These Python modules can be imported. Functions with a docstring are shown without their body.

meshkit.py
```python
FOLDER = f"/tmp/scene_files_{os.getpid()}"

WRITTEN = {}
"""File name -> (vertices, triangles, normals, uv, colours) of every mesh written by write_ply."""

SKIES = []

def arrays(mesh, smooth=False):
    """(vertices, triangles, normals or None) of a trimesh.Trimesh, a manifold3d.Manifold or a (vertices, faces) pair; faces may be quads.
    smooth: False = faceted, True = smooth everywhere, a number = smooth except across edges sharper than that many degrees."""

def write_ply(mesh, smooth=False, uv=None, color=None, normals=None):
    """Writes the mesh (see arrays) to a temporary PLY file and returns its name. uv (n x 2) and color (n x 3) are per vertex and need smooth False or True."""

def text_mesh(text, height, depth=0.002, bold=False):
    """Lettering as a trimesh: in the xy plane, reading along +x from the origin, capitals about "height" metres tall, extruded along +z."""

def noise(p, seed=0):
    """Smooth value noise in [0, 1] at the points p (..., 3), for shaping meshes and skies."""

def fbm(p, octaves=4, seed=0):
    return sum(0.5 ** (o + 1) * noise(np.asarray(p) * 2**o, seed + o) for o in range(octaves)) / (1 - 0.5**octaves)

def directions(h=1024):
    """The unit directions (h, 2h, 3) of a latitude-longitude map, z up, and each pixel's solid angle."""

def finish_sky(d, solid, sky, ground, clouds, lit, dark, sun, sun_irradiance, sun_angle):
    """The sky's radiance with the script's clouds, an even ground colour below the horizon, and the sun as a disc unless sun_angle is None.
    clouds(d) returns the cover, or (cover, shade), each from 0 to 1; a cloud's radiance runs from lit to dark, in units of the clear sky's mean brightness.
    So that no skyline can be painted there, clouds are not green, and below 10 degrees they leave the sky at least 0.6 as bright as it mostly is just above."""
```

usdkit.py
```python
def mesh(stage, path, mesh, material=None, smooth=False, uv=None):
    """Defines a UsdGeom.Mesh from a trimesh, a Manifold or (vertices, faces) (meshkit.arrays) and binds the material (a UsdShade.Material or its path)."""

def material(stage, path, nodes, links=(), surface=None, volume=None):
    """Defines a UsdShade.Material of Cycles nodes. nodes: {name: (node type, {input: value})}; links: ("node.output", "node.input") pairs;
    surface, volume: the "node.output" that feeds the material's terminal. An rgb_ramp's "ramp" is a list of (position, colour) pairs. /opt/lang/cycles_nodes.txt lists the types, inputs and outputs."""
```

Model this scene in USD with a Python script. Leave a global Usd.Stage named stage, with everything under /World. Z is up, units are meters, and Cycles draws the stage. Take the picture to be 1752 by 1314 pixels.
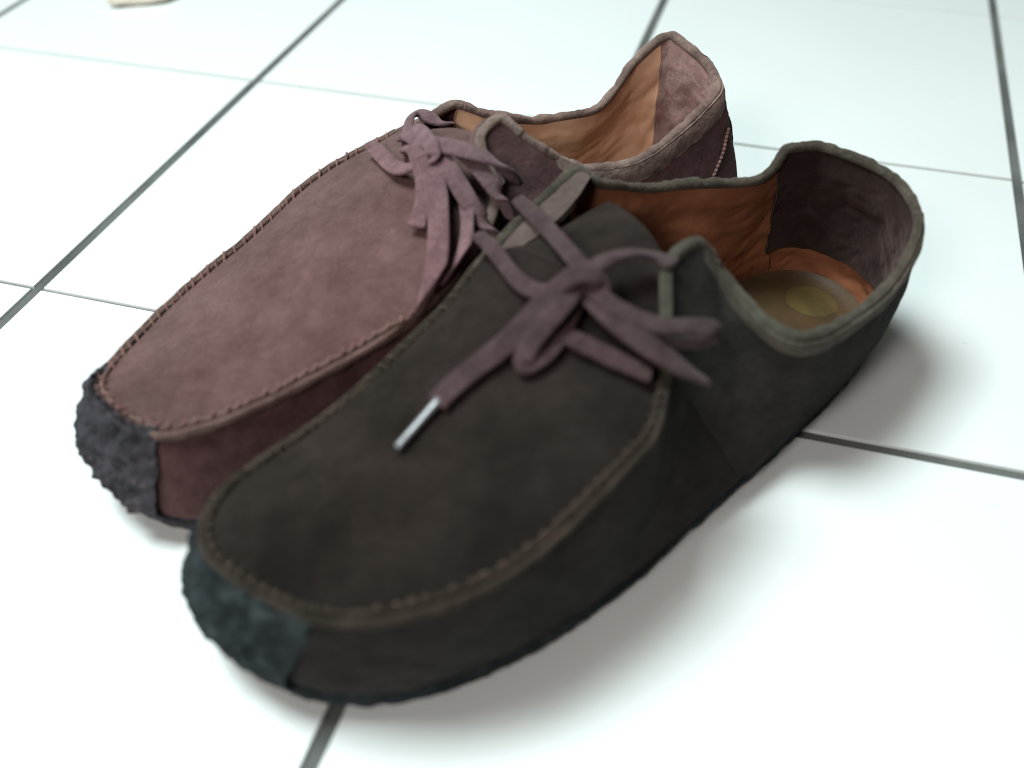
import math, random
import numpy as np, trimesh, usdkit
from meshkit import fbm, noise
from pxr import Usd, UsdGeom, UsdLux, UsdShade, Gf, Sdf
from scipy.interpolate import CubicSpline, PchipInterpolator

# ------------------------------------------------------------------ stage, camera, light
stage = Usd.Stage.CreateInMemory()
UsdGeom.SetStageUpAxis(stage, UsdGeom.Tokens.z)
UsdGeom.SetStageMetersPerUnit(stage, 1.0)
UsdGeom.Xform.Define(stage, '/World')
UsdGeom.Scope.Define(stage, '/World/Looks')
cam = UsdGeom.Camera.Define(stage, '/World/camera')
CAM = np.array([0.49081817, -0.6709943, 0.25517584])
RGT = np.array([0.95920747, 0.28252202, -0.01011602])
DWN = np.array([0.18323982, -0.64858065, -0.73875998])
FWD = np.array([-0.21527702, 0.70677044, -0.67389269])
m4 = np.eye(4)
m4[0, :3], m4[1, :3], m4[2, :3], m4[3, :3] = RGT, -DWN, -FWD, CAM
cam.AddTransformOp().Set(Gf.Matrix4d(*m4.ravel().tolist()))
cam.CreateHorizontalApertureAttr(36.0)
cam.CreateVerticalApertureAttr(27.0)
cam.CreateFocalLengthAttr(36.0 * 1732.8 / 1752)
cam.CreateClippingRangeAttr(Gf.Vec2f(0.02, 50))
cam.CreateFStopAttr(5.2)
cam.CreateFocusDistanceAttr(0.40)
cam.CreateExposureAttr(0.0)

def area_light(name, pos, target, w, h, power, color):
    l = UsdLux.RectLight.Define(stage, '/World/' + name)
    l.CreateWidthAttr(w); l.CreateHeightAttr(h)
    l.CreateIntensityAttr(power); l.CreateColorAttr(Gf.Vec3f(*color)); l.CreateNormalizeAttr(True)
    p, t = np.array(pos, float), np.array(target, float)
    z = (p - t) / np.linalg.norm(p - t)
    x = np.cross([0, 1, 0.1], z); x /= np.linalg.norm(x); y = np.cross(z, x)
    m = np.eye(4); m[0, :3], m[1, :3], m[2, :3], m[3, :3] = x, y, z, p
    l.AddTransformOp().Set(Gf.Matrix4d(*m.ravel().tolist()))
    return l

# the lights: a near lamp up to the left, an added soft fill overhead, and a weak lamp behind the viewer
area_light('key_lamp', (-0.04, -0.52, 1.30), (0.40, -0.40, 0.0), 0.50, 0.50, 8.8, (0.85, 1.0, 1.01))
area_light('overhead_fill', (0.9, 0.1, 2.3), (0.5, -0.3, 0.0), 1.6, 1.6, 1.2, (1.0, 0.98, 0.90))  # added soft fill from above, no such lamp seen
area_light('front_lamp', (0.15, -1.47, 0.95), (0.45, -0.35, 0.0), 0.30, 0.30, 2.8, (1.0, 0.95, 0.90))

# ------------------------------------------------------------------ materials
def mat(name, nodes, links):
    return usdkit.material(stage, '/World/Looks/' + name, nodes, links, surface='p.BSDF')

def suede(name, dark, light, sheen=0.35, scale=38, tint=(0.85, 0.62, 0.62), fine=0.25, patch=((1.08, 0.99, 0.98), (0.92, 1.01, 1.0)), shift=(0, 0, 0)):
    return mat(name, {
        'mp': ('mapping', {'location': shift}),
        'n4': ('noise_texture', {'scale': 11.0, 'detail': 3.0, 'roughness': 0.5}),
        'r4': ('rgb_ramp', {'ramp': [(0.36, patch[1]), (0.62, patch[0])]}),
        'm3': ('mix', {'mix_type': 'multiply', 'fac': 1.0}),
        'tc': ('texture_coordinate', {}),
        'n1': ('noise_texture', {'scale': scale, 'detail': 5.0, 'roughness': 0.6}),
        'n2': ('noise_texture', {'scale': 900.0, 'detail': 3.0, 'roughness': 0.7}),
        'n3': ('noise_texture', {'scale': scale * 4.5, 'detail': 3.0, 'roughness': 0.6}),
        'r': ('rgb_ramp', {'ramp': [(0.32, dark), (0.68, light)]}),
        'r2': ('rgb_ramp', {'ramp': [(0.25, (0.72, 0.72, 0.72)), (0.75, (1.18, 1.18, 1.18))]}),
        'r3': ('rgb_ramp', {'ramp': [(0.3, (0.82, 0.80, 0.80)), (0.7, (1.12, 1.12, 1.12))]}),
        'm': ('mix', {'mix_type': 'multiply', 'fac': 1.0}),
        'm2': ('mix', {'mix_type': 'multiply', 'fac': 0.9}),
        'b': ('bump', {'strength': fine, 'distance': 0.0008}),
        'b2': ('bump', {'strength': 0.35, 'distance': 0.002}),
        'p': ('principled_bsdf', {'roughness': 0.95, 'specular_ior_level': 0.06, 'sheen_weight': sheen, 'sheen_roughness': 0.55, 'sheen_tint': tint, 'diffuse_roughness': 0.6})},
        [('tc.object', 'n1.vector'), ('tc.object', 'n2.vector'), ('tc.object', 'n3.vector'), ('n1.fac', 'r.fac'), ('n2.fac', 'r2.fac'), ('n3.fac', 'r3.fac'),
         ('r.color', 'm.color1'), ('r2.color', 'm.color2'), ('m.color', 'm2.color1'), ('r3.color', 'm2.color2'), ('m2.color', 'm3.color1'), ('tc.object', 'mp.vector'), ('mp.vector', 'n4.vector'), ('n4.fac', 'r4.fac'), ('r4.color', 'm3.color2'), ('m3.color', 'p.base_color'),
         ('n3.fac', 'b2.height'), ('n2.fac', 'b.height'), ('b2.normal', 'b.normal'), ('b.normal', 'p.normal')])

M = {}  # front copies darker, back copies lighter: fall of light put into the colours
M['suede_back'] = suede('suede_mauve', (0.098, 0.057, 0.053), (0.150, 0.090, 0.085), 0.12)
M['wall_back'] = suede('suede_maroon', (0.066, 0.033, 0.034), (0.105, 0.056, 0.056), 0.05)
M['suede_front'] = suede('suede_shaded', (0.0120, 0.0095, 0.0075), (0.0270, 0.0205, 0.0175), 0.05, tint=(0.8, 0.65, 0.62), patch=((1.22, 1.14, 1.12), (0.97, 1.0, 1.0)), shift=(0.23, 0.03, 0.0))  # dark base holds this shoe's shade; plum patches placed for its lit upper part
M['tab_front'] = suede('lit_worn_tab', (0.085, 0.060, 0.055), (0.16, 0.118, 0.108), 0.1)  # paler plum: light on the tab put into the colour, edges also worn
M['tab_back'] = M['suede_back']
M['wall_front'] = suede('suede_dark', (0.021, 0.019, 0.018), (0.037, 0.033, 0.031), 0.02, tint=(0.7, 0.68, 0.62))
M['edge_back'] = suede('worn_edge_back', (0.1236, 0.0790, 0.0708), (0.2636, 0.1895, 0.1614), 0.10, 90)
M['edge_front'] = suede('worn_edge_front', (0.0392, 0.0346, 0.0266), (0.0981, 0.0855, 0.0670), 0.08, 90)
M['seam_back'] = suede('seam_edge_back', (0.105, 0.066, 0.058), (0.21, 0.14, 0.122), 0.08, 90)
M['seam_front'] = suede('seam_edge_front', (0.026, 0.022, 0.017), (0.070, 0.058, 0.045), 0.05, 90)
M['thread_back'] = suede('thread_back', (0.1800, 0.0990, 0.0900), (0.3060, 0.1710, 0.1530), 0.2, 200)
M['thread_front'] = suede('thread_front', (0.0420, 0.0330, 0.0255), (0.0870, 0.0660, 0.0510), 0.1, 200)
M['lace_back'] = suede('lace_mauve', (0.1354, 0.0784, 0.0855), (0.2137, 0.1311, 0.1396), 0.12, 120)
M['lace_front'] = suede('lace_dusk', (0.0490, 0.0316, 0.0337), (0.0898, 0.0592, 0.0612), 0.08, 120)
M['grip_back'] = suede('heel_grip_mauve', (0.255, 0.145, 0.130), (0.345, 0.205, 0.185), 0.2)
M['grip_front'] = suede('heel_grip_brown', (0.017, 0.010, 0.008), (0.032, 0.019, 0.0155), 0.1)

def leather(name, a, b, rough=0.5):
    return mat(name, {
        'tc': ('texture_coordinate', {}),
        'n1': ('noise_texture', {'scale': 30.0, 'detail': 5.0, 'roughness': 0.6, 'distortion': 0.6}),
        'n2': ('noise_texture', {'scale': 420.0, 'detail': 3.0}),
        'r': ('rgb_ramp', {'ramp': [(0.3, a), (0.7, b)]}),
        'b': ('bump', {'strength': 0.2, 'distance': 0.0008}),
        'p': ('principled_bsdf', {'roughness': rough, 'specular_ior_level': 0.35})},
        [('tc.object', 'n1.vector'), ('tc.object', 'n2.vector'), ('n1.fac', 'r.fac'), ('r.color', 'p.base_color'), ('n2.fac', 'b.height'), ('b.normal', 'p.normal')])
M['lining'] = leather('lining_leather', (0.70, 0.37, 0.22), (0.84, 0.53, 0.36), 0.4)  # paler copy: light inside the back shoe put into the colour
M['lining_front'] = leather('lining_shaded', (0.17, 0.060, 0.030), (0.29, 0.115, 0.058), 0.45)  # darker copy of the lining: shade inside the front shoe put into colour
M['insole'] = leather('insole_leather', (0.045, 0.024, 0.012), (0.095, 0.056, 0.024))
M['print'] = leather('worn_print', (0.055, 0.036, 0.014), (0.125, 0.085, 0.026))

def rubber(name, a, b):
    return mat(name, {
        'tc': ('texture_coordinate', {}),
        'n1': ('noise_texture', {'scale': 110.0, 'detail': 5.0, 'roughness': 0.65}),
        'n2': ('noise_texture', {'scale': 380.0, 'detail': 4.0, 'roughness': 0.7}),
        'r': ('rgb_ramp', {'ramp': [(0.30, a), (0.60, b), (0.75, (b[0] * 1.9, b[1] * 1.5, b[2] * 1.3))]}),
        'b': ('bump', {'strength': 0.8, 'distance': 0.0025}),
        'p': ('principled_bsdf', {'roughness': 0.85, 'specular_ior_level': 0.15})},
        [('tc.object', 'n1.vector'), ('tc.object', 'n2.vector'), ('n1.fac', 'r.fac'), ('r.color', 'p.base_color'), ('n2.fac', 'b.height'), ('b.normal', 'p.normal')])
M['rubber_back'] = rubber('crepe_grey', (0.0192, 0.0177, 0.0214), (0.0591, 0.0531, 0.0627))
M['rubber_front'] = rubber('crepe_slate', (0.0096, 0.0132, 0.0144), (0.0312, 0.0396, 0.0420))
M['aglet'] = mat('clear_plastic', {'p': ('principled_bsdf', {'base_color': (0.17, 0.165, 0.175), 'roughness': 0.25, 'coat_weight': 0.4})}, [])
M['hole'] = mat('dark_eyelet', {'p': ('principled_bsdf', {'base_color': (0.015, 0.012, 0.012), 'roughness': 0.8})}, [])
M['scrap'] = mat('cream_cloth', {'tc': ('texture_coordinate', {}), 'n': ('noise_texture', {'scale': 60.0, 'detail': 4.0}), 'r': ('rgb_ramp', {'ramp': [(0.3, (0.58, 0.50, 0.41)), (0.7, (0.70, 0.62, 0.52))]}),
    'p': ('principled_bsdf', {'roughness': 0.9})}, [('tc.object', 'n.vector'), ('n.fac', 'r.fac'), ('r.color', 'p.base_color')])

def tile_mat(name, tone):
    c = np.array([0.80, 0.815, 0.80]) * tone
    return mat(name, {
        'g': ('geometry', {}),
        'n1': ('noise_texture', {'scale': 9.0, 'detail': 4.0}),
        'n2': ('noise_texture', {'scale': 160.0, 'detail': 2.0}),
        'n3': ('noise_texture', {'scale': 620.0, 'detail': 1.0}),
        'r': ('rgb_ramp', {'ramp': [(0.3, tuple(c * 0.965)), (0.7, tuple(c))]}),
        'sp': ('rgb_ramp', {'ramp': [(0.20, (0.80, 0.79, 0.76)), (0.27, (1, 1, 1))]}),
        'm': ('mix', {'mix_type': 'multiply', 'fac': 1.0}),
        'b': ('bump', {'strength': 0.06, 'distance': 0.002}),
        'p': ('principled_bsdf', {'roughness': 0.34, 'specular_ior_level': 0.45})},
        [('g.position', 'n1.vector'), ('g.position', 'n2.vector'), ('g.position', 'n3.vector'), ('n1.fac', 'r.fac'), ('n2.fac', 'sp.fac'), ('r.color', 'm.color1'), ('sp.color', 'm.color2'),
         ('m.color', 'p.base_color'), ('n1.fac', 'b.height'), ('b.normal', 'p.normal')])
TILES = [tile_mat('glazed_tile_%d' % i, t) for i, t in enumerate((1.0, 0.985, 1.015))]
M['grout'] = mat('grout', {'g': ('geometry', {}), 'n1': ('noise_texture', {'scale': 25.0, 'detail': 5.0}), 'n2': ('noise_texture', {'scale': 700.0, 'detail': 3.0}),
    'r': ('rgb_ramp', {'ramp': [(0.3, (0.060, 0.062, 0.060)), (0.7, (0.15, 0.15, 0.14))]}), 'b': ('bump', {'strength': 0.5, 'distance': 0.001}), 'p': ('principled_bsdf', {'roughness': 0.95})},
    [('g.position', 'n1.vector'), ('g.position', 'n2.vector'), ('n1.fac', 'r.fac'), ('r.color', 'p.base_color'), ('n2.fac', 'b.height'), ('b.normal', 'p.normal')])

# ------------------------------------------------------------------ scene helpers
USED = {}
def path_for(parent, name):
    n = USED.get((parent, name), 0); USED[(parent, name)] = n + 1
    return parent + '/' + name + ('_%03d' % n if n else '')

def put(parent, name, mesh, material, smooth=True, label=None, kind=None):
    p = path_for(parent, name)
    usdkit.mesh(stage, p, mesh, material, smooth=smooth)
    pr = stage.GetPrimAtPath(p)
    if label: pr.SetCustomDataByKey('label', label)
    if kind: pr.SetCustomDataByKey('kind', kind)
    return p

def thing(name, loc, rotz, label=None, cat=None, kind=None, group=None):
    p = path_for('/World', name)
    x = UsdGeom.Xform.Define(stage, p)
    x.AddTranslateOp().Set(Gf.Vec3d(*map(float, loc)))
    x.AddRotateZOp().Set(float(math.degrees(rotz)))
    pr = x.GetPrim()
    for k, v in (('label', label), ('category', cat), ('kind', kind), ('group', group)):
        if v: pr.SetCustomDataByKey(k, v)
    return p

# ------------------------------------------------------------------ floor
T = 0.2
fl = thing('floor', (0, 0, 0), 0, kind='structure')
g = trimesh.creation.box([4.0, 4.0, 0.01]); g.apply_translation([0.4, 0.0, -0.0064])
put(fl, 'grout', g, M['grout'], smooth=False)
rng = np.random.default_rng(4)

def joint_x(i): return 0.0047                     # the joints running away from the viewer
def joint_y(j, i):                                # the cross joints, tighter at the back
    return {2: 0.0044 if i >= 2 else 0.0015, 1: 0.0022 if i >= 2 else 0.0021, 0: 0.0018}.get(j, 0.003)

def tile(x0, x1, y0, y1, dz):
    c = 0.0009; h = 0.008
    r = [(x0, y0), (x1, y0), (x1, y1), (x0, y1)]
    q = [(x0 + c, y0 + c), (x1 - c, y0 + c), (x1 - c, y1 - c), (x0 + c, y1 - c)]
    e = [(x0 + .3 * c, y0 + .3 * c), (x1 - .3 * c, y0 + .3 * c), (x1 - .3 * c, y1 - .3 * c), (x0 + .3 * c, y1 - .3 * c)]
    V = [(*p, -h) for p in r] + [(*p, -c) for p in r] + [(*p, -.28 * c) for p in e] + [(*p, 0.0) for p in q]
    V = np.array(V); V[:, 2] += dz
    F = []
    for k in range(3):
        for a in range(4):
            b = (a + 1) % 4
            F += [(4 * k + a, 4 * k + b, 4 * k + 4 + b), (4 * k + a, 4 * k + 4 + b, 4 * k + 4 + a)]
    F += [(12, 13, 14), (12, 14, 15)]
    return trimesh.Trimesh(V, F, process=False)

for i in range(-2, 7):
    for j in range(-4, 5):
        # tile between line i and i+1 in x, line j and j+1 in y (y = -j * T)
        jx = joint_x(i) / 2
        ya, yb = -(j + 1) * T + joint_y(j + 1, i) / 2, -j * T - joint_y(j, i) / 2
        dz = float(rng.uniform(-0.00025, 0.0)) if not (1 <= i <= 2 and 1 <= j <= 2) else 0.0
        put(fl, 'tile', tile(i * T + jx, (i + 1) * T - jx, ya, yb, dz), TILES[int(rng.integers(3))], smooth=30)

# ------------------------------------------------------------------ shoe geometry (millimetres: u heel to toe, v to the outer side, z up)
#TABLES
FRONT_POSE = (0.52632, -0.32487, 0.93578)
FRONT_WIDEST = [[2.0, -2.4, 12.0], [10.7, 18.9, 12.0], [32.9, 30.4, 11.2], [77.1, 38.9, 10.8], [126.4, 45.6, 10.8], [176.2, 51.5, 10.9], [220.1, 47.5, 12.3], [257.9, 29.6, 15.2], [273.2, -7.0, 20.1], [260.6, -33.5, 15.1], [229.0, -46.7, 12.0], [181.0, -47.6, 11.0], [127.9, -40.0, 11.0], [74.3, -34.0, 11.0], [30.3, -30.4, 11.0], [9.2, -21.3, 12.0]]
FRONT_RIM = [[0.0, 12.1, 8.19, 72.02], [1.0, 19.01, 28.62, 67.04], [2.0, 42.75, 39.25, 58.27], [2.45, 64.6, 43.73, 59.0], [2.75, 82.79, 44.86, 60.0], [3.0, 92.9, 42.01, 61.0], [3.2, 95.69, 35.11, 62.0], [3.4, 96.23, 24.38, 65.0], [3.72, 99.29, 9.67, 75.0], [3.86, 105.11, 8.17, 82.0], [4.08, 118.31, 11.03, 83.0], [4.35, 129.61, 22.25, 75.0], [4.65, 138.29, 31.84, 66.0], [5.0, 160.83, 48.61, 63.34], [6.0, 207.2, 54.08, 54.1], [7.0, 250.14, 35.96, 48.56], [8.0, 264.61, -0.23, 47.77], [9.0, 253.2, -20.33, 44.45], [10.0, 222.33, -28.58, 43.67], [11.0, 171.35, -33.94, 59.0], [11.35, 148.7, -41.07, 66.0], [11.7, 129.97, -45.5, 72.0], [12.05, 113.57, -47.75, 77.0], [12.2, 103.55, -49.3, 79.0], [12.36, 98.55, -44.35, 75.0], [12.6, 88.78, -43.15, 71.0], [13.0, 72.23, -40.34, 65.25], [13.9, 40.93, -24.23, 64.0], [14.3, 33.56, -22.09, 68.0], [14.55, 29.44, -21.09, 74.0], [15.0, 17.72, -16.02, 73.23]]
BACK_POSE = (0.46345, -0.27607, 0.89376)
BACK_WIDEST = [[-0.4, -4.4, 11.7], [7.4, 19.0, 12.0], [29.2, 31.3, 11.0], [73.7, 37.5, 11.0], [122.7, 44.8, 11.0], [170.0, 50.0, 11.0], [213.0, 49.0, 12.0], [248.0, 35.0, 15.0], [274.6, 7.6, 21.6], [272.8, -26.1, 15.2], [245.8, -47.3, 11.0], [194.6, -50.3, 10.9], [136.9, -43.3, 11.0], [78.9, -37.2, 11.0], [31.7, -33.7, 11.0], [8.2, -24.6, 11.7]]
BACK_RIM = [[0.0, 11.62, 4.55, 79.54], [1.0, 10.62, 22.79, 81.89], [2.0, 25.0, 29.38, 71.81], [2.6, 47.19, 25.04, 60.0], [3.3, 68.94, 31.53, 59.0], [3.7, 91.55, 35.56, 66.0], [4.0, 105.79, 41.53, 72.0], [4.2, 115.01, 41.34, 70.0], [4.5, 126.02, 44.36, 66.0], [5.0, 157.07, 45.08, 59.43], [6.0, 203.54, 38.78, 43.22], [7.0, 243.2, 21.86, 37.53], [8.0, 265.95, -7.27, 42.28], [9.0, 257.39, -33.05, 42.12], [10.0, 225.21, -45.68, 48.55], [11.0, 176.15, -49.39, 59.0], [11.4, 151.32, -37.92, 63.0], [11.75, 128.21, -22.1, 73.0], [12.0, 122.96, -5.51, 84.0], [12.15, 113.34, -2.1, 87.0], [12.35, 105.78, -9.95, 80.0], [12.6, 96.22, -14.42, 72.0], [13.0, 84.56, -20.12, 66.0], [13.5, 67.78, -24.59, 66.0], [14.0, 44.5, -20.51, 68.44], [15.0, 18.83, -12.95, 75.54]]
#END_TABLES

def loop_spline(C):
    C = np.array(C, float)
    return CubicSpline(np.arange(len(C) + 1), np.vstack([C, C[:1]]), bc_type='periodic')

def rim_spline(K):
    K = np.array(K, float)
    s = np.concatenate([K[-4:, 0] - 16, K[:, 0], K[:4, 0] + 16]); P = np.vstack([K[-4:, 1:], K[:, 1:], K[:4, 1:]])
    return PchipInterpolator(s, P)

class Shoe:
    def __init__(self, pose, Mt, Kt, mirror, clampv=None):
        self.pose, self.mirror = pose, mirror
        self.m, self.k = loop_spline(Mt), rim_spline(Kt)
        self.clampv = clampv
        c = np.array(Mt)[:, :2].mean(0); self.c = c
    def Mp(self, s): return self.m(np.asarray(s) % 16)
    def Kp(self, s):
        return self.k(np.asarray(s) % 16)
    def outward(self, s):
        d = self.m(np.asarray(s) % 16, 1)[..., :2]
        n = np.stack([-d[..., 1], d[..., 0]], -1)
        return n / np.linalg.norm(n, axis=-1, keepdims=True)
    def tuck(self, s, p):                                       # room for the rubber at the toe
        k = np.clip(1 - np.abs(np.asarray(s) % 16 - 8.0) / 1.6, 0, 1) ** .6
        p[..., :2] -= self.outward(s) * (3.2 * k)[..., None]
        return p
    def lift(self, s):                                            # toe spring of the sole
        u = self.Mp(s)[..., 0]
        return 4.5 * np.clip((u - 205) / 68, 0, 1) ** 2
    def sole_edge(self, s, z, inset):
        p = self.tuck(s, self.Mp(s).copy()); n = self.outward(s)
        p[..., :2] -= n * np.asarray(inset)[..., None] if np.ndim(inset) else n * inset
        p[..., 2] = z + self.lift(s)
        return p
    def wall(self, s, t, off=0.0):
        """s along the shoe, t from the sole (0) to the rim (1); off = shift along the outward normal."""
        s, t = np.broadcast_arrays(np.asarray(s, float), np.asarray(t, float))
        p0 = self.sole_edge(s, 6.5, 3.2); p1 = self.tuck(s, self.Mp(s)); p1[..., 2] = np.maximum(p1[..., 2], self.lift(s) + 10.5)
        k = self.Kp(s); n = self.outward(s)
        p2 = p1 + (k - p1) * 0.55
        toe = np.clip((p1[..., 0] - 190) / 60, 0, 1)
        p2[..., :2] += n * (2.5 - 1.5 * toe)[..., None]
        p2[..., 2] += 1.0 + 1.0 * toe
        T_ = np.array([0, .2, .62, 1.0])
        # Lagrange-free: piecewise cubic through the four points
        P = np.stack([p0, p1, p2, k])
        out = np.zeros(P.shape[1:])
        for d in range(3):
            h = np.diff(T_); dl = (P[1:, ..., d] - P[:-1, ..., d]) / h.reshape(-1, *([1] * (P.ndim - 2)))
            m = np.zeros(P.shape[:-1])
            m[1] = (dl[0] * h[1] + dl[1] * h[0]) / (h[0] + h[1]); m[2] = (dl[1] * h[2] + dl[2] * h[1]) / (h[1] + h[2])
            m[0] = 1.5 * dl[0] - 0.5 * m[1]; m[3] = 1.5 * dl[2] - 0.5 * m[2]
            for i in range(3):
                on = (t >= T_[i]) & ((t < T_[i + 1]) | (i == 2))
                x = (t - T_[i]) / h[i]
                v = (1 + 2 * x) * (1 - x) ** 2 * P[i, ..., d] + x * (1 - x) ** 2 * h[i] * m[i] + x * x * (3 - 2 * x) * P[i + 1, ..., d] + x * x * (x - 1) * h[i] * m[i + 1]
                out[..., d] = np.where(on, v, out[..., d])
        # soft creases and lumps of worn suede
        lump = (fbm(out / 17.0, 3, 3) - .5) * 2.4 + (fbm(out / 6.0, 2, 9) - .5) * .7
        out[..., :2] += n * (lump * np.clip(t * 3, 0, 1) * np.clip((1.06 - t) * 5, 0, 1))[..., None]
        if np.any(off):
            e = 0.02
            du = self.wall(s + e, t) - self.wall(s - e, t); dt = self.wall(s, np.minimum(t + e, 1)) - self.wall(s, np.maximum(t - e, 0))
            nn = np.cross(dt, du); nn /= np.linalg.norm(nn, axis=-1, keepdims=True) + 1e-9
            out = out + nn * np.asarray(off)[..., None] if np.ndim(off) else out + nn * off
        return out
    def top(self, i, t):
        """Apron and tongue: i 0 at the toe, 1 at the rear of the seam, up to 2 at the tongue's end; t 0 outer side to 1 inner side."""
        i, t = np.broadcast_arrays(np.asarray(i, float), np.asarray(t, float))
        j = np.clip(i, 0, 1) ** 0.62
        a = self.Kp(8 + (self.sa - 8) * j); b = self.Kp(8 + (self.sb - 8) * j)
        p = a + (b - a) * t[..., None]
        q = 4 * t * (1 - t)
        arch = q ** 0.75
        rise = self.crown[0] * np.clip(i / .25, 0, 1) ** .7 + self.crown[1] * np.clip(i - .2, 0, 1) ** 1.6
        p[..., 2] += arch * rise + 0.3
        # tongue
        k = np.clip(i - 1, 0, 1)
        if np.any(k > 0):
            a1, b1 = self.Kp(self.sa), self.Kp(self.sb)
            e = self.tongue                                            # three points of its end, outer, middle, inner
            qb = lambda A, B, C_, x: ((1 - x) ** 2)[..., None] * A + (2 * x * (1 - x))[..., None] * B + (x * x)[..., None] * C_
            end = qb(e[0], 2 * e[1] - (e[0] + e[2]) / 2, e[2], t)
            start = a1 + (b1 - a1) * t[..., None]
            rise1 = self.crown[0] + self.crown[1] * .8 ** 1.6
            start[..., 2] += arch * rise1 + 0.3 - 5.5 * np.clip(k * 4, 0, 1) * (1 - q)
            mid = start * (1 - k[..., None]) + end * k[..., None]
            squeeze = 1 - .14 * np.clip(k * 4, 0, 1)
            cen = qb(a1, a1 * 0 + (a1 + b1) / 2, b1, t * 0 + .5)
            mid2 = mid.copy()
            mid2[..., 2] += 3.0 * np.sin(np.pi * k) * q
            p = np.where((k > 0)[..., None], mid2, p)
        wr = (fbm(p / 23.0, 3, 5) - .5) * 2.6 + (fbm(p / 8.0, 2, 6) - .5) * .8
        p[..., 2] += wr * np.clip(q * 2.5, 0, 1)
        return p
    def world(self, P):
        """mm in the shoe's frame -> metres in the Xform's frame (rotated by angle + 180 degrees)."""
        P = np.array(P, float)
        if self.clampv is not None: P = self.clampv(P)
        if self.mirror: P = P * np.array([1, -1, 1])
        return P / 1000.0

def grid(f, ss, tt, close_s=False):
    S, Tt = np.meshgrid(ss, tt, indexing='ij')
    return f(S, Tt)

def sheet(P, flip=False, close=False):
    n, m = P.shape[:2]
    F = []
    I = np.arange(n * m).reshape(n, m)
    rows = n if close else n - 1
    for a in range(rows):
        b = (a + 1) % n
        A, B, C_, D = I[a, :-1], I[b, :-1], I[b, 1:], I[a, 1:]
        F.append(np.stack([A, B, C_], 1)); F.append(np.stack([A, C_, D], 1))
    F = np.vstack(F)
    if flip: F = F[:, ::-1]
    return P.reshape(-1, 3), F

def slab(P, thick, normals=None):
    """A sheet of points made a closed slab of the given thickness behind its own normals."""
    du = np.gradient(P, axis=0); dv = np.gradient(P, axis=1)
    n = np.cross(du, dv); n /= np.linalg.norm(n, axis=-1, keepdims=True) + 1e-9
    Q = P - n * thick
    v1, f1 = sheet(P); v2, f2 = sheet(Q, True)
    N = len(v1); r, c = P.shape[:2]; I = np.arange(r * c).reshape(r, c)
    ring = np.concatenate([I[0, :], I[1:, -1], I[-1, -2::-1], I[-2:0:-1, 0]])
    nx = np.roll(ring, -1)
    side = np.vstack([np.stack([ring, ring + N, nx + N], 1), np.stack([ring, nx + N, nx], 1)])
    return np.vstack([v1, v2]), np.vstack([f1, f2 + N, side])

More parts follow.
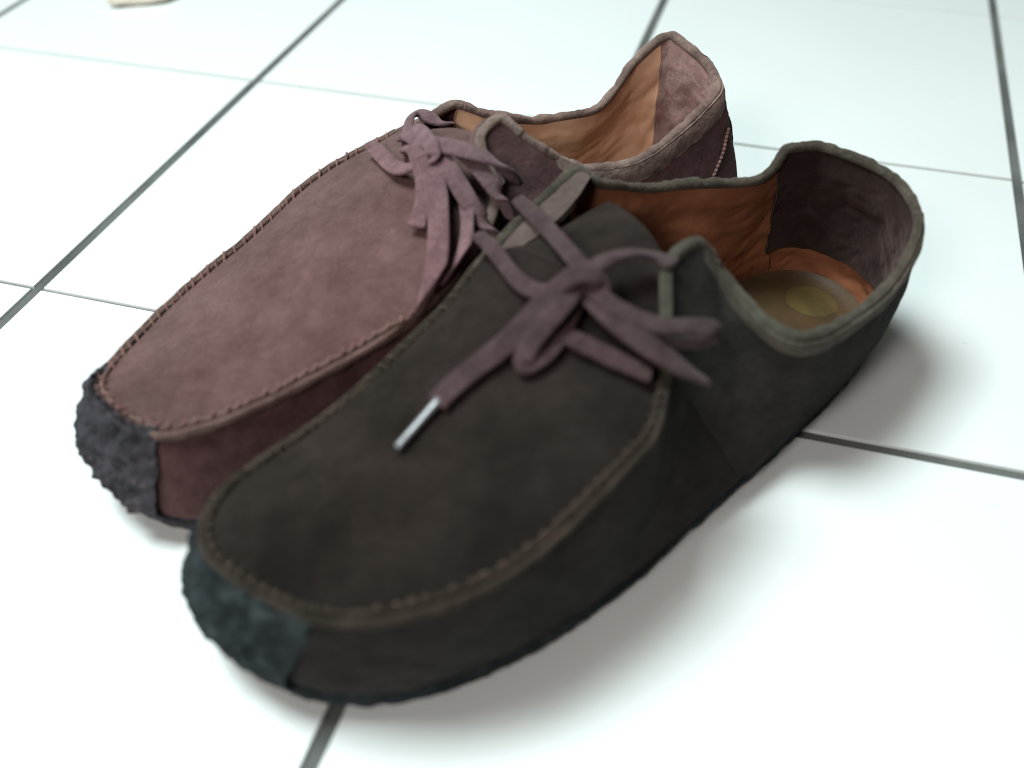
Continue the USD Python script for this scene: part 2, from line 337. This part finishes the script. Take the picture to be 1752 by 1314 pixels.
def tube(path, ry, rz=None, up=None, sides=10, sq=.8):
    """Sweeps an ellipse (ry across, rz along up) along the path (mm)."""
    path = np.asarray(path, float); n = len(path)
    rz = ry if rz is None else rz
    ry, rz = np.broadcast_to(ry, n).astype(float), np.broadcast_to(rz, n).astype(float)
    t = np.gradient(path, axis=0); t /= np.linalg.norm(t, axis=1, keepdims=True) + 1e-9
    up = np.array([0, 0, 1.0]) if up is None else np.asarray(up, float)
    up = np.broadcast_to(up, (n, 3))
    x = np.cross(t, up); bad = np.linalg.norm(x, axis=1) < .05
    x[bad] = np.cross(t[bad], [1, 0, 0.3]); x /= np.linalg.norm(x, axis=1, keepdims=True) + 1e-9
    for i in range(1, n):
        if x[i] @ x[i - 1] < 0: x[i] = -x[i]
    y = np.cross(x, t)
    a = np.linspace(0, 2 * np.pi, sides, endpoint=False)
    ca, sa = np.sign(np.cos(a)) * np.abs(np.cos(a)) ** sq, np.sign(np.sin(a)) * np.abs(np.sin(a)) ** sq
    V = path[:, None] + x[:, None] * (ry[:, None] * ca)[..., None] + y[:, None] * (rz[:, None] * sa)[..., None]
    I = np.arange(n * sides).reshape(n, sides); J = np.roll(I, -1, 1)
    F = np.vstack([np.stack([I[:-1], J[:-1], J[1:]], -1).reshape(-1, 3), np.stack([I[:-1], J[1:], I[1:]], -1).reshape(-1, 3)])
    V = V.reshape(-1, 3); c0, c1 = len(V), len(V) + 1
    V = np.vstack([V, path[0] - t[0] * min(rz[0], ry[0]) * .5, path[-1] + t[-1] * min(rz[-1], ry[-1]) * .5])
    F = np.vstack([F, np.stack([np.full(sides, c0), J[0], I[0]], 1), np.stack([np.full(sides, c1), I[-1], J[-1]], 1)])
    return V, F[:, ::-1]

def join(ms):
    V, F, o = [], [], 0
    for v, f in ms:
        V.append(v); F.append(f + o); o += len(v)
    return np.vstack(V), np.vstack(F)

def smooth_path(P, n):
    P = np.asarray(P, float)
    d = np.concatenate([[0], np.cumsum(np.linalg.norm(np.diff(P, axis=0), axis=1) ** .5)])
    return CubicSpline(d, P)(np.linspace(0, d[-1], n)) if len(P) > 2 else np.linspace(P[0], P[1], n)

def build_shoe(sh, tone, label, cfg):
    x, y, a = sh.pose
    root = thing('suede_shoe', (x, y, 0), a + math.pi, label, 'shoe')
    fl_ = sh.mirror
    def add(name, vf, m, smooth=True, parent=None, **k):
        V, F = vf
        W = sh.world(V)
        tm = trimesh.Trimesh(W, F[:, ::-1] if fl_ else F, process=False)
        return put(parent or root, name, tm, m, smooth=smooth, **k)
    mt = lambda n: M[n + '_' + tone]
    rnd = random.Random(11 if tone == 'back' else 7)

    # ---- sole: thin crumbling crepe, rounded edge
    s = np.linspace(0, 16, 520, endpoint=False)
    rings = []
    for z, ins in ((0.0, 5.5), (0.3, 3.6), (1.6, 2.0), (4.0, 1.0), (6.0, 1.4), (8.5, 4.6)):
        p = sh.sole_edge(s, z, ins)
        w = (fbm(p / 3.5, 4, 21) - .5) * 2.4 * (1 if z > .5 else .3)
        n = sh.outward(s); p[:, :2] += n * w[:, None]
        rings.append(p)
    P = np.stack(rings, 1)
    V, F = sheet(P, close=True)
    cb = len(V); cen = P[:, 0].mean(0); I = np.arange(len(s)) * P.shape[1]
    V = np.vstack([V, [[cen[0], cen[1], 0.0]]]); F = np.vstack([F, np.stack([np.full(len(s), cb), np.roll(I, -1), I], 1)])
    add('sole', (V, F), mt('rubber'))

    # ---- moccasin wall (vamp) round the front and the two quarters behind it
    def panel(s0, s1, n, thick, off=0.0, t0=0.02, t1=1.0, m=36, k0=0.0, k1=0.0):
        S, B = np.meshgrid(np.linspace(0, 1, n), np.linspace(t0, t1, m), indexing='ij')
        P = sh.wall(s0 + k0 * (1 - B) + (s1 - s0 + (k1 - k0) * (1 - B)) * S, B, off)
        return slab(P[::-1], thick)
    qa, qb_ = cfg['quarter']                                        # front edges of the quarters
    add('vamp', panel(qa - .25, qb_ + .25, 280, 1.8, k0=-1.6, k1=1.6), mt('wall'))
    add('quarter', panel(0.0, qa, 170, 1.8, 1.0, k1=-1.4), mt('wall'))
    add('quarter', panel(qb_, 16.0, 170, 1.8, 1.0, k0=1.4), mt('wall'))
    # heel stay with its stitches
    hs = cfg['heel']
    P = grid(lambda a_, b_: sh.wall(a_ + .04 * np.sign(a_) * np.sin(b_ * 23) * (1 - b_), b_, 1.9 + 1.2 * fbm(np.stack([a_ * 6, b_ * 9, b_ * 0], -1), 3, 61)), np.linspace(-hs, hs, 40), np.linspace(0.03, .985, 36))
    stay = add('heel_stay', slab(P[::-1], 1.2), mt('wall'))
    st = []
    for e in (-hs * .78, hs * .78):
        for t in np.arange(.08, .96, .045):
            st.append(tube(sh.wall(np.full(4, e), np.linspace(t, t + .028, 4), 2.55), .45, sides=6))
    add('stitching', join(st), mt('thread'), parent=stay, kind='stuff')

    # ---- lining, heel grip and insole
    s2 = np.linspace(0, 16, 260, endpoint=False)
    la, lb = cfg['grip']
    def inner_sheet(s0, s1, n, off, t0=.06, t1=.995):
        S, B = np.meshgrid(np.linspace(s0, s1, n), np.linspace(t0, t1, 60), indexing='ij')
        P = sh.wall(S, B, (off + 1.2) * np.clip((1 - B) * 7 + .02, 0, 1) - 1.2 - np.abs(fbm(np.stack([S * 1.1, B * 7 + .8 * fbm(np.stack([S * 3, B * 2, S * 0], -1), 2, 5), S * 0], -1), 3, 81) - .5) * 4.5 * np.sin(np.pi * np.clip(B, 0, 1)))
        return slab(P, .8)
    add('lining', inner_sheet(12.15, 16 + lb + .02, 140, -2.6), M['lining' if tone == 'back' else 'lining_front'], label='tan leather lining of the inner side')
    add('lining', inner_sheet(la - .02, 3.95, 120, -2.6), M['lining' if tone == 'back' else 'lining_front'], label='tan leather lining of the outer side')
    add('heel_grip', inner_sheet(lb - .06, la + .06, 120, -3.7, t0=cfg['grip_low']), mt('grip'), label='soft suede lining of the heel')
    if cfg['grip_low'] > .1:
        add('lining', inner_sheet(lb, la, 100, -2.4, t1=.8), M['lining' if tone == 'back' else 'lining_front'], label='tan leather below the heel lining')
    P = np.stack([sh.sole_edge(s2, 12.0, 6.0), sh.sole_edge(s2, 12.0 - .3, 9.0)], 1)
    c = P[:, 1].copy(); ax = np.array([130.0, 0, 12.0])
    rings = [sh.sole_edge(s2, 14.5, 3.2), sh.sole_edge(s2, 12.4, 5.5), sh.sole_edge(s2, 11.6, 9.0)]
    base = rings[-1]
    spine = np.stack([np.clip(base[:, 0], 22, 240), np.interp(np.clip(base[:, 0], 22, 240), [0, 80, 160, 250], [-2, 1, 2, -2]), base[:, 2] - .6], 1)
    for k in (.25, .5, .95, 1.0): rings.append(base * (1 - k) + spine * k)
    ins = add('insole', sheet(np.stack(rings, 1), close=True), M['insole'], label='dark brown insole')
    pa = np.linspace(0, 2 * np.pi, 60, endpoint=False)
    rr = np.array([1.0, .7, .4, .02])[:, None] * (1 + .22 * (fbm(np.stack([np.cos(pa) * 2, np.sin(pa) * 2, pa * 0 + 5], -1), 3, 91) - .5))
    V_ = np.stack([19 + 9 * rr * np.cos(pa), -4 + 10 * rr * np.sin(pa), pa * 0 + rr * 0], -1)
    im_ = trimesh.Trimesh(*sheet(np.stack(rings, 1), close=True), process=False)
    o_ = V_.reshape(-1, 3) + [0, 0, 30.0]
    hit, ri, _ = im_.ray.intersects_location(o_, np.tile([0, 0, -1.0], (len(o_), 1)), multiple_hits=False)
    zz = np.full(len(o_), 11.3); zz[ri] = hit[:, 2]
    V_[..., 2] = zz.reshape(V_.shape[:2]) + .12
    add('worn_print', sheet(V_.transpose(1, 0, 2), close=True), M['print'], parent=ins)

    # ---- apron, tongue
    i1 = np.linspace(0, 1, 90) ** 1.15
    P = sh.top(i1[:, None], np.linspace(0, 1, 60)[None, :])
    ap = slab(P, 1.6)
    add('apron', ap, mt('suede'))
    P = sh.top(np.linspace(1.0001, 2, 44)[:, None], np.linspace(.04, .96, 50)[None, :])
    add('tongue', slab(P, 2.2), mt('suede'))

    # ---- raised seam round the apron with its whip stitches
    sm = np.concatenate([np.linspace(sh.sa, 8, 150), np.linspace(8, sh.sb, 150)[1:]])
    ridge = sh.Kp(sm) + np.array([0, 0, 1.2]); n = sh.outward(sm); ridge[:, :2] += n * .2
    w = (fbm(ridge / 5.0, 2, 2) - .5)
    ridge[:, 2] += w * 1.0
    w2 = fbm(ridge / 4.0, 2, 52) - .5
    inn, outr = ridge.copy(), ridge.copy()
    inn[:, :2] -= n * 1.1; outr[:, :2] += n * 1.0; outr[:, 2] -= .5 + w2 * 1.2
    rm = add('seam_ridge', join([tube(inn, .75 + w * .5, 1.7 + w * 1.1, sides=10), tube(outr, .8 + w2 * .5, 1.5 + w2 * 1.1, sides=10)]), mt('seam'), label='worn leather edges standing along the apron seam')
    L = np.concatenate([[0], np.cumsum(np.linalg.norm(np.diff(ridge, axis=0), axis=1))])
    st = []
    for d in np.cumsum([rnd.uniform(3.2, 5.2) for _ in range(int(L[-1] / 4.3))]):
        if d > L[-1] - 3 or rnd.random() < .07: continue
        q = np.array([np.interp(d, L, ridge[:, k]) for k in range(3)]); q2 = np.array([np.interp(d + 1.6, L, ridge[:, k]) for k in range(3)])
        tg = q2 - q; tg /= np.linalg.norm(tg); nn = np.array([-tg[1], tg[0], 0]); nn /= np.linalg.norm(nn)
        if nn @ (q - np.array([150, 0, q[2]])) < 0: nn = -nn
        j = rnd.uniform(-.4, .4)
        pts = [q - nn * .2 + tg * .4 + [0, 0, 2.0 + j], q - nn * 1.3 + tg * 1.0 + [0, 0, 2.15], q - nn * 2.3 + tg * (1.6 + j) + [0, 0, .8], q - nn * (3.9 + j) + tg * (2.5 + j) + [0, 0, -1.1]]
        st.append(tube(smooth_path(pts, 9), .46 + .2 * j, sides=6))
    add('stitching', join(st), mt('thread'), parent=rm, kind='stuff')

    # ---- rolled collar edge
    c0, c1 = cfg['collar']
    sc = np.linspace(c0, 16 + c1, 560)
    col = sh.Kp(sc); w = (fbm(col / 5.0, 5, 12) - .5) * 1.2
    col[:, 2] += w * 1.3
    cn = sh.outward(sc); col[:, :2] -= cn * (cfg['roll'] - 1.6)
    add('collar_edge', tube(col, cfg['roll'] + w * 1.0, 1.7 + w * .9, sides=12), mt('edge'), label='pale frayed edge of the collar')
    d0, d1 = cfg['band']
    S, B = np.meshgrid(np.linspace(d0, d1, 150), np.linspace(cfg['bt'], 1.0, 14), indexing='ij')
    e = np.clip(np.minimum(S - d0, d1 - S) / .5, 0, 1) ** .5
    B = 1 - (1 - B) * (.35 + .65 * e)
    P = sh.wall(S, B, 0.9 + 1.8 * np.sin(np.pi * (B - cfg['bt']) / (1 - cfg['bt']) * .6) ** .8 * e)
    P[..., :2] += sh.outward(S) * ((fbm(P / 5.0, 3, 71) - .5) * .9)[..., None]
    add('collar_band', slab(P[::-1], 1.6), mt('edge'), label='soft worn band below the collar edge')
    # tab edges, beside the tongue
    for (e0, e1) in cfg['tabs']:
        sc = np.linspace(e0, e1, 60); q = sh.Kp(sc); w = (fbm(q / 6.0, 3, 14) - .5); q[:, 2] += w
        add('tab_edge', tube(q, 1.9 + w * .6, 1.8 + w * .6, sides=10), mt('edge'))

    # ---- toe bumper: lumpy crepe rubber wrapped up over the toe
    b0, b1 = cfg['bumper']
    ss, tt = np.linspace(b0, b1, 170), np.linspace(0.0, 1.0, 64)
    S, Tt = np.meshgrid(ss, tt, indexing='ij')
    S0 = S; S = S + (1 - Tt) * cfg['skew'] * np.clip((S - 8) / 1.0, 0, 1) - (1 - Tt) * cfg.get('skew0', 0) * np.clip((8 - S) / 1.0, 0, 1)
    P = sh.wall(S, Tt, 1.0)
    edge = np.clip(np.minimum(S0 - b0, b1 - S0) / .22, 0, 1) ** .6
    lump = (fbm(P / 5.5, 4, 31) - .40) * 6.5 + (fbm(P / 2.6, 3, 33) - .5) * 4.2
    n = sh.outward(S)
    o = 1.0 + lump * edge * .8
    P[..., :2] += n * (o * edge)[..., None]
    P[..., 2] += Tt ** 3 * (cfg['lip'] + lump * .5)
    rag = (fbm(np.stack([Tt * 7, S * 0 + 3.0, S * 0 + (S > 8) * 9.0], -1), 3, 17) - .5)
    near = np.clip(1 - np.minimum(S0 - b0, b1 - S0) / .3, 0, 1)
    P[..., 0] += np.sign(S - 8) * 0 + rag * near * 7.0
    add('toe_bumper', slab(P[::-1], 1.6), mt('rubber'), label='rough crepe rubber bumper wrapped over the toe')

    # ---- seams on the quarters
    st = []
    for (sa_, ta_, sb2, tb2, nst) in cfg['rows']:
        for k in range(nst):
            f0, f1 = k / nst, (k + .62) / nst
            q = np.linspace(f0, f1, 4)
            st.append(tube(sh.wall(sa_ + (sb2 - sa_) * q, ta_ + (tb2 - ta_) * q, 1.8), .6, sides=6))
    if st: add('stitching', join(st), mt('thread'), kind='stuff')
    return root, add

FRONT = Shoe(FRONT_POSE, FRONT_WIDEST, FRONT_RIM, False)
BACK = Shoe(BACK_POSE, BACK_WIDEST, BACK_RIM, True)
FRONT.sa, FRONT.sb, FRONT.crown = 4.65, 11.4, (7.0, 10.0)
BACK.sa, BACK.sb, BACK.crown = 4.55, 11.45, (5.0, 11.0)
FRONT.tongue = np.array([(114, 8, 75), (107, -13, 79), (100, -38, 72)], float)
BACK.tongue = np.array([(120, 26, 72), (114, 5, 77), (118, -16, 72)], float)

# where the shoes touch, each keeps to its own side
def frame(pose, mir):
    x, y, a = pose; u = np.array([-math.cos(a), -math.sin(a)]); v = np.array([math.sin(a), -math.cos(a)]) * (-1 if mir else 1)
    return np.array([x, y]) * 1000, u, v
FO, FU, FV = frame(FRONT_POSE, False); BO, BU, BV = frame(BACK_POSE, True)
_q = FRONT.Kp(np.linspace(8.6, 12.6, 40)); _o = np.argsort(_q[:, 0])
def border(u): return np.interp(u, _q[_o, 0], _q[_o, 1]) - 4.0
def front_side(P):
    u, v = P[..., 0], P[..., 1]; b = border(u) + 0.4
    on = (u > 40) & (v < 0)
    P = P.copy(); P[..., 1] = np.where(on & (v < b), b - .05 * np.clip(b - v, 0, 9), v)
    return P
def back_side(P):
    w = BO + P[..., :1] * BU + P[..., 1:2] * BV - FO
    u, v = w @ FU, w @ FV; b = border(u) - 0.6
    on = (u > 40) & (u < 262)
    v2 = np.where(on & (v > b), b + .05 * np.clip(v - b, 0, 9), v)
    g = FO + u[..., None] * FU + v2[..., None] * FV - BO
    return np.concatenate([(g @ BU)[..., None], (g @ BV)[..., None], P[..., 2:]], -1)
FRONT.clampv, BACK.clampv = front_side, back_side

front_root, front_add = build_shoe(FRONT, 'front', 'darker brown suede lace-up shoe nearer the viewer, white lace tip lying on its apron', dict(
    quarter=(4.72, 11.3), heel=.42, grip=(1.5, -1.62), grip_low=.40, collar=(12.3, 3.78), tabs=[(3.74, 4.72), (11.3, 12.34)], bumper=(7.1, 9.15), skew=0.0, skew0=-0.05, lip=0.6, roll=1.75,
    rows=[], band=(1.0, 3.84), bt=.86))
back_root, back_add = build_shoe(BACK, 'back', 'mauve suede lace-up shoe lying behind, grey rubber toe at the left', dict(
    quarter=(4.6, 11.5), heel=.42, grip=(1.35, -1.2), grip_low=.42, collar=(12.25, 3.9), tabs=[(3.86, 4.6), (11.4, 12.3)], bumper=(7.55, 9.0), skew=0.55, lip=2.5, roll=1.75,
    rows=[(14.85, .80, 13.3, .45, 30)], band=(12.55, 15.45), bt=.89))
# ---- eyelet tabs turned in over the tongue
def eyelet_tab(sh, add, tone, s0, s1, width, drop, sign):
    sc = np.linspace(s0, s1, 50)
    k = sh.Kp(sc); n = sh.outward(sc)
    f = np.sin(np.pi * np.clip((sc - s0) / (s1 - s0), 0, 1)) ** .5
    r = np.linspace(0, 1, 12)
    P = k[:, None] + np.zeros((1, 12, 1))
    P[..., :2] -= n[:, None] * (r[None, :] * width * f[:, None])[..., None]
    P[..., 2] += 2.0 * np.sin(r * np.pi * .8)[None] * f[:, None] - drop * r[None] ** 2 * f[:, None] + (fbm(P / 7.0, 2, 41) - .5) * 1.2
    return add('eyelet_tab', slab(P if sign > 0 else P[::-1], 2.2), M['tab_' + tone])

front_add_tabs = eyelet_tab(FRONT, front_add, "front", 11.42, 12.30, 14.0, -1.5, -1)
back_tabs = eyelet_tab(BACK, back_add, "back", 11.6, 12.2, 6.0, 2.0, -1)
#LACES
FRONT_LACES = {'tail': [[150.2, 6.0, 89.2], [159.2, 4.5, 83.5], [171.8, 4.2, 75.7], [184.4, 2.8, 69.9], [195.7, 2.5, 64.3]], 'tip': [[194.7, 2.3, 64.9], [203.0, 3.8, 61.6], [211.0, 5.6, 59.1]], 'cross_upper': [[128.0, -50.5, 77.6], [133.0, -31.1, 80.6], [143.2, -6.2, 87.8], [146.5, 6.6, 88.7]], 'cross_lower': [[149.0, -42.9, 75.8], [153.9, -22.3, 78.8], [157.9, -3.1, 82.2], [153.1, 5.4, 86.6]], 'right_upper': [[149.7, 6.8, 87.9], [140.1, 7.7, 90.9], [126.6, 7.8, 87.0], [120.7, 14.5, 84.5]], 'loop_right': [[149.1, 8.6, 87.9], [147.3, 22.4, 85.3], [140.1, 31.1, 82.1], [128.9, 33.8, 78.2], [126.0, 37.5, 77.5], [125.4, 33.6, 71.7], [137.4, 30.2, 76.0], [145.1, 19.2, 79.6], [148.6, 8.2, 83.8]], 'tail_right': [[148.5, 8.0, 85.3], [149.8, 24.2, 83.1], [144.8, 35.6, 77.6], [132.7, 41.8, 66.0]], 'loop_left': [[150.8, 7.5, 88.8], [160.9, 10.9, 84.2], [170.6, 12.0, 78.6], [174.2, 13.7, 74.9], [169.4, 15.0, 75.4], [159.6, 12.1, 78.2], [149.5, 7.2, 83.6]], 'under': [[160.3, 12.9, 78.0], [155.9, 25.7, 76.7], [148.5, 36.1, 72.4]], 'knot': [[157.7, 3.4, 82.7], [155.2, 6.3, 88.5], [151.8, 9.6, 92.4], [147.9, 11.4, 90.5], [146.6, 12.3, 85.3]]}
BACK_LACES = {'tail': [[148.4, 29.5, 74.5], [149.2, 17.2, 75.5], [150.6, 0.1, 79.1], [145.2, -3.8, 83.9]], 'strand_short': [[145.0, 1.6, 85.3], [148.8, -10.2, 81.1], [153.8, -17.9, 76.8], [160.5, -24.1, 73.0]], 'loop_long': [[145.3, -6.6, 86.6], [149.7, -19.7, 80.6], [159.0, -35.3, 73.6], [167.8, -46.3, 68.1], [176.5, -53.2, 60.1]], 'tail_long': [[142.1, -8.7, 86.4], [142.6, -22.6, 81.1], [140.9, -30.7, 73.5], [130.9, -30.5, 59.4]], 'strand_down': [[139.1, -15.7, 80.4], [144.7, -30.2, 73.8], [154.6, -41.7, 68.8], [164.4, -48.7, 65.4]], 'right_upper': [[140.7, 12.4, 83.1], [140.2, -7.3, 88.2], [133.3, -21.4, 88.5], [119.5, -20.6, 73.2]], 'right_lower': [[133.6, -10.2, 84.3], [133.2, -25.7, 81.5], [126.0, -27.1, 65.1]], 'left_upper': [[144.3, 8.3, 80.3], [132.0, 29.2, 75.7], [124.1, 36.6, 75.8], [118.9, 32.8, 73.8], [109.0, 40.4, 65.6]], 'knot': [[140.9, 16.6, 79.9], [131.7, 25.3, 76.8], [141.8, -1.7, 88.8], [144.6, -10.7, 88.2], [144.8, -9.0, 82.7]]}
#END_LACES

def ribbon(P, width, thick, n=46, twist=0.0, seed=1):
    q = smooth_path(P, n); width = width * .87
    d = np.linspace(0, 1, n)
    w = width * (1 + .16 * (fbm(np.stack([d * 5, d * 0 + seed, d * 0], -1), 2, seed) - .5))
    a = twist * np.sin(np.pi * d)
    up = np.stack([np.sin(a), .35 * np.sin(a), np.cos(a)], -1)
    return tube(q, w, thick, up=up, sides=16, sq=.62)

def lace(sh, add, tone, L, spec, label):
    m = M['lace_' + tone]
    main = [ribbon(L[k], w, t, twist=tw, seed=i + 3) for i, (k, w, t, tw) in enumerate(spec['main'])]
    body = add('shoelace', join(main), m, label=label)
    for i, (name, k, w, t, tw) in enumerate(spec['free']):
        add(name, ribbon(L[k], w, t, twist=tw, seed=i + 13), m, parent=body)
    if 'tip' in L:
        add('aglet', tube(smooth_path(L['tip'], 14), np.linspace(1.35, 1.1, 14), sides=12), M['aglet'], parent=body, label='white plastic tip of the lace')

lace(FRONT, front_add, 'front', FRONT_LACES, dict(
    main=[('cross_upper', 3.0, .95, .9), ('cross_lower', 2.9, .95, .9), ('right_upper', 3.4, 1.0, -.5), ('knot', 3.4, 1.2, .6), ('under', 3.2, .9, .3)],
    free=[('loose_end', 'tail', 4.4, .95, .25), ('loop', 'loop_right', 3.0, .9, .7), ('loose_end', 'tail_right', 3.6, .95, .35), ('loop', 'loop_left', 3.4, .9, .8)]),
    'flat dusky brown lace tied over the tongue')
lace(BACK, back_add, 'back', BACK_LACES, dict(
    main=[('right_upper', 3.5, 1.0, .5), ('left_upper', 3.0, 1.0, .8), ('knot', 3.0, 1.1, .6), ('right_lower', 3.2, .95, .4)],
    free=[('loose_end', 'tail', 3.2, .95, .5), ('loose_end', 'strand_short', 3.6, .95, .4), ('loop', 'loop_long', 4.2, .95, .3), ('loose_end', 'tail_long', 3.6, .95, .5), ('loose_end', 'strand_down', 3.0, .95, .6)]),
    'flat mauve lace tied over the tongue')

# ---- a pale scrap on the tiles at the far left
sp = trimesh.creation.icosphere(4, 1.0)
v = sp.vertices * np.array([0.022, 0.008, 0.004]) * (1 + .5 * (fbm(sp.vertices * 1.6, 3, 8)[:, None] - .5))
v[:, 1] *= 1 + .35 * np.sin(v[:, 0] * 90); v[:, 2] += 0.0036
p = thing('cloth_scrap', (0.079, -0.1185, 0.0), 0.72, 'small crumpled beige scrap on the white tiles at the top left edge', 'scrap')
put(p, 'folded_cloth', trimesh.Trimesh(v, sp.faces, process=False), M['scrap'])
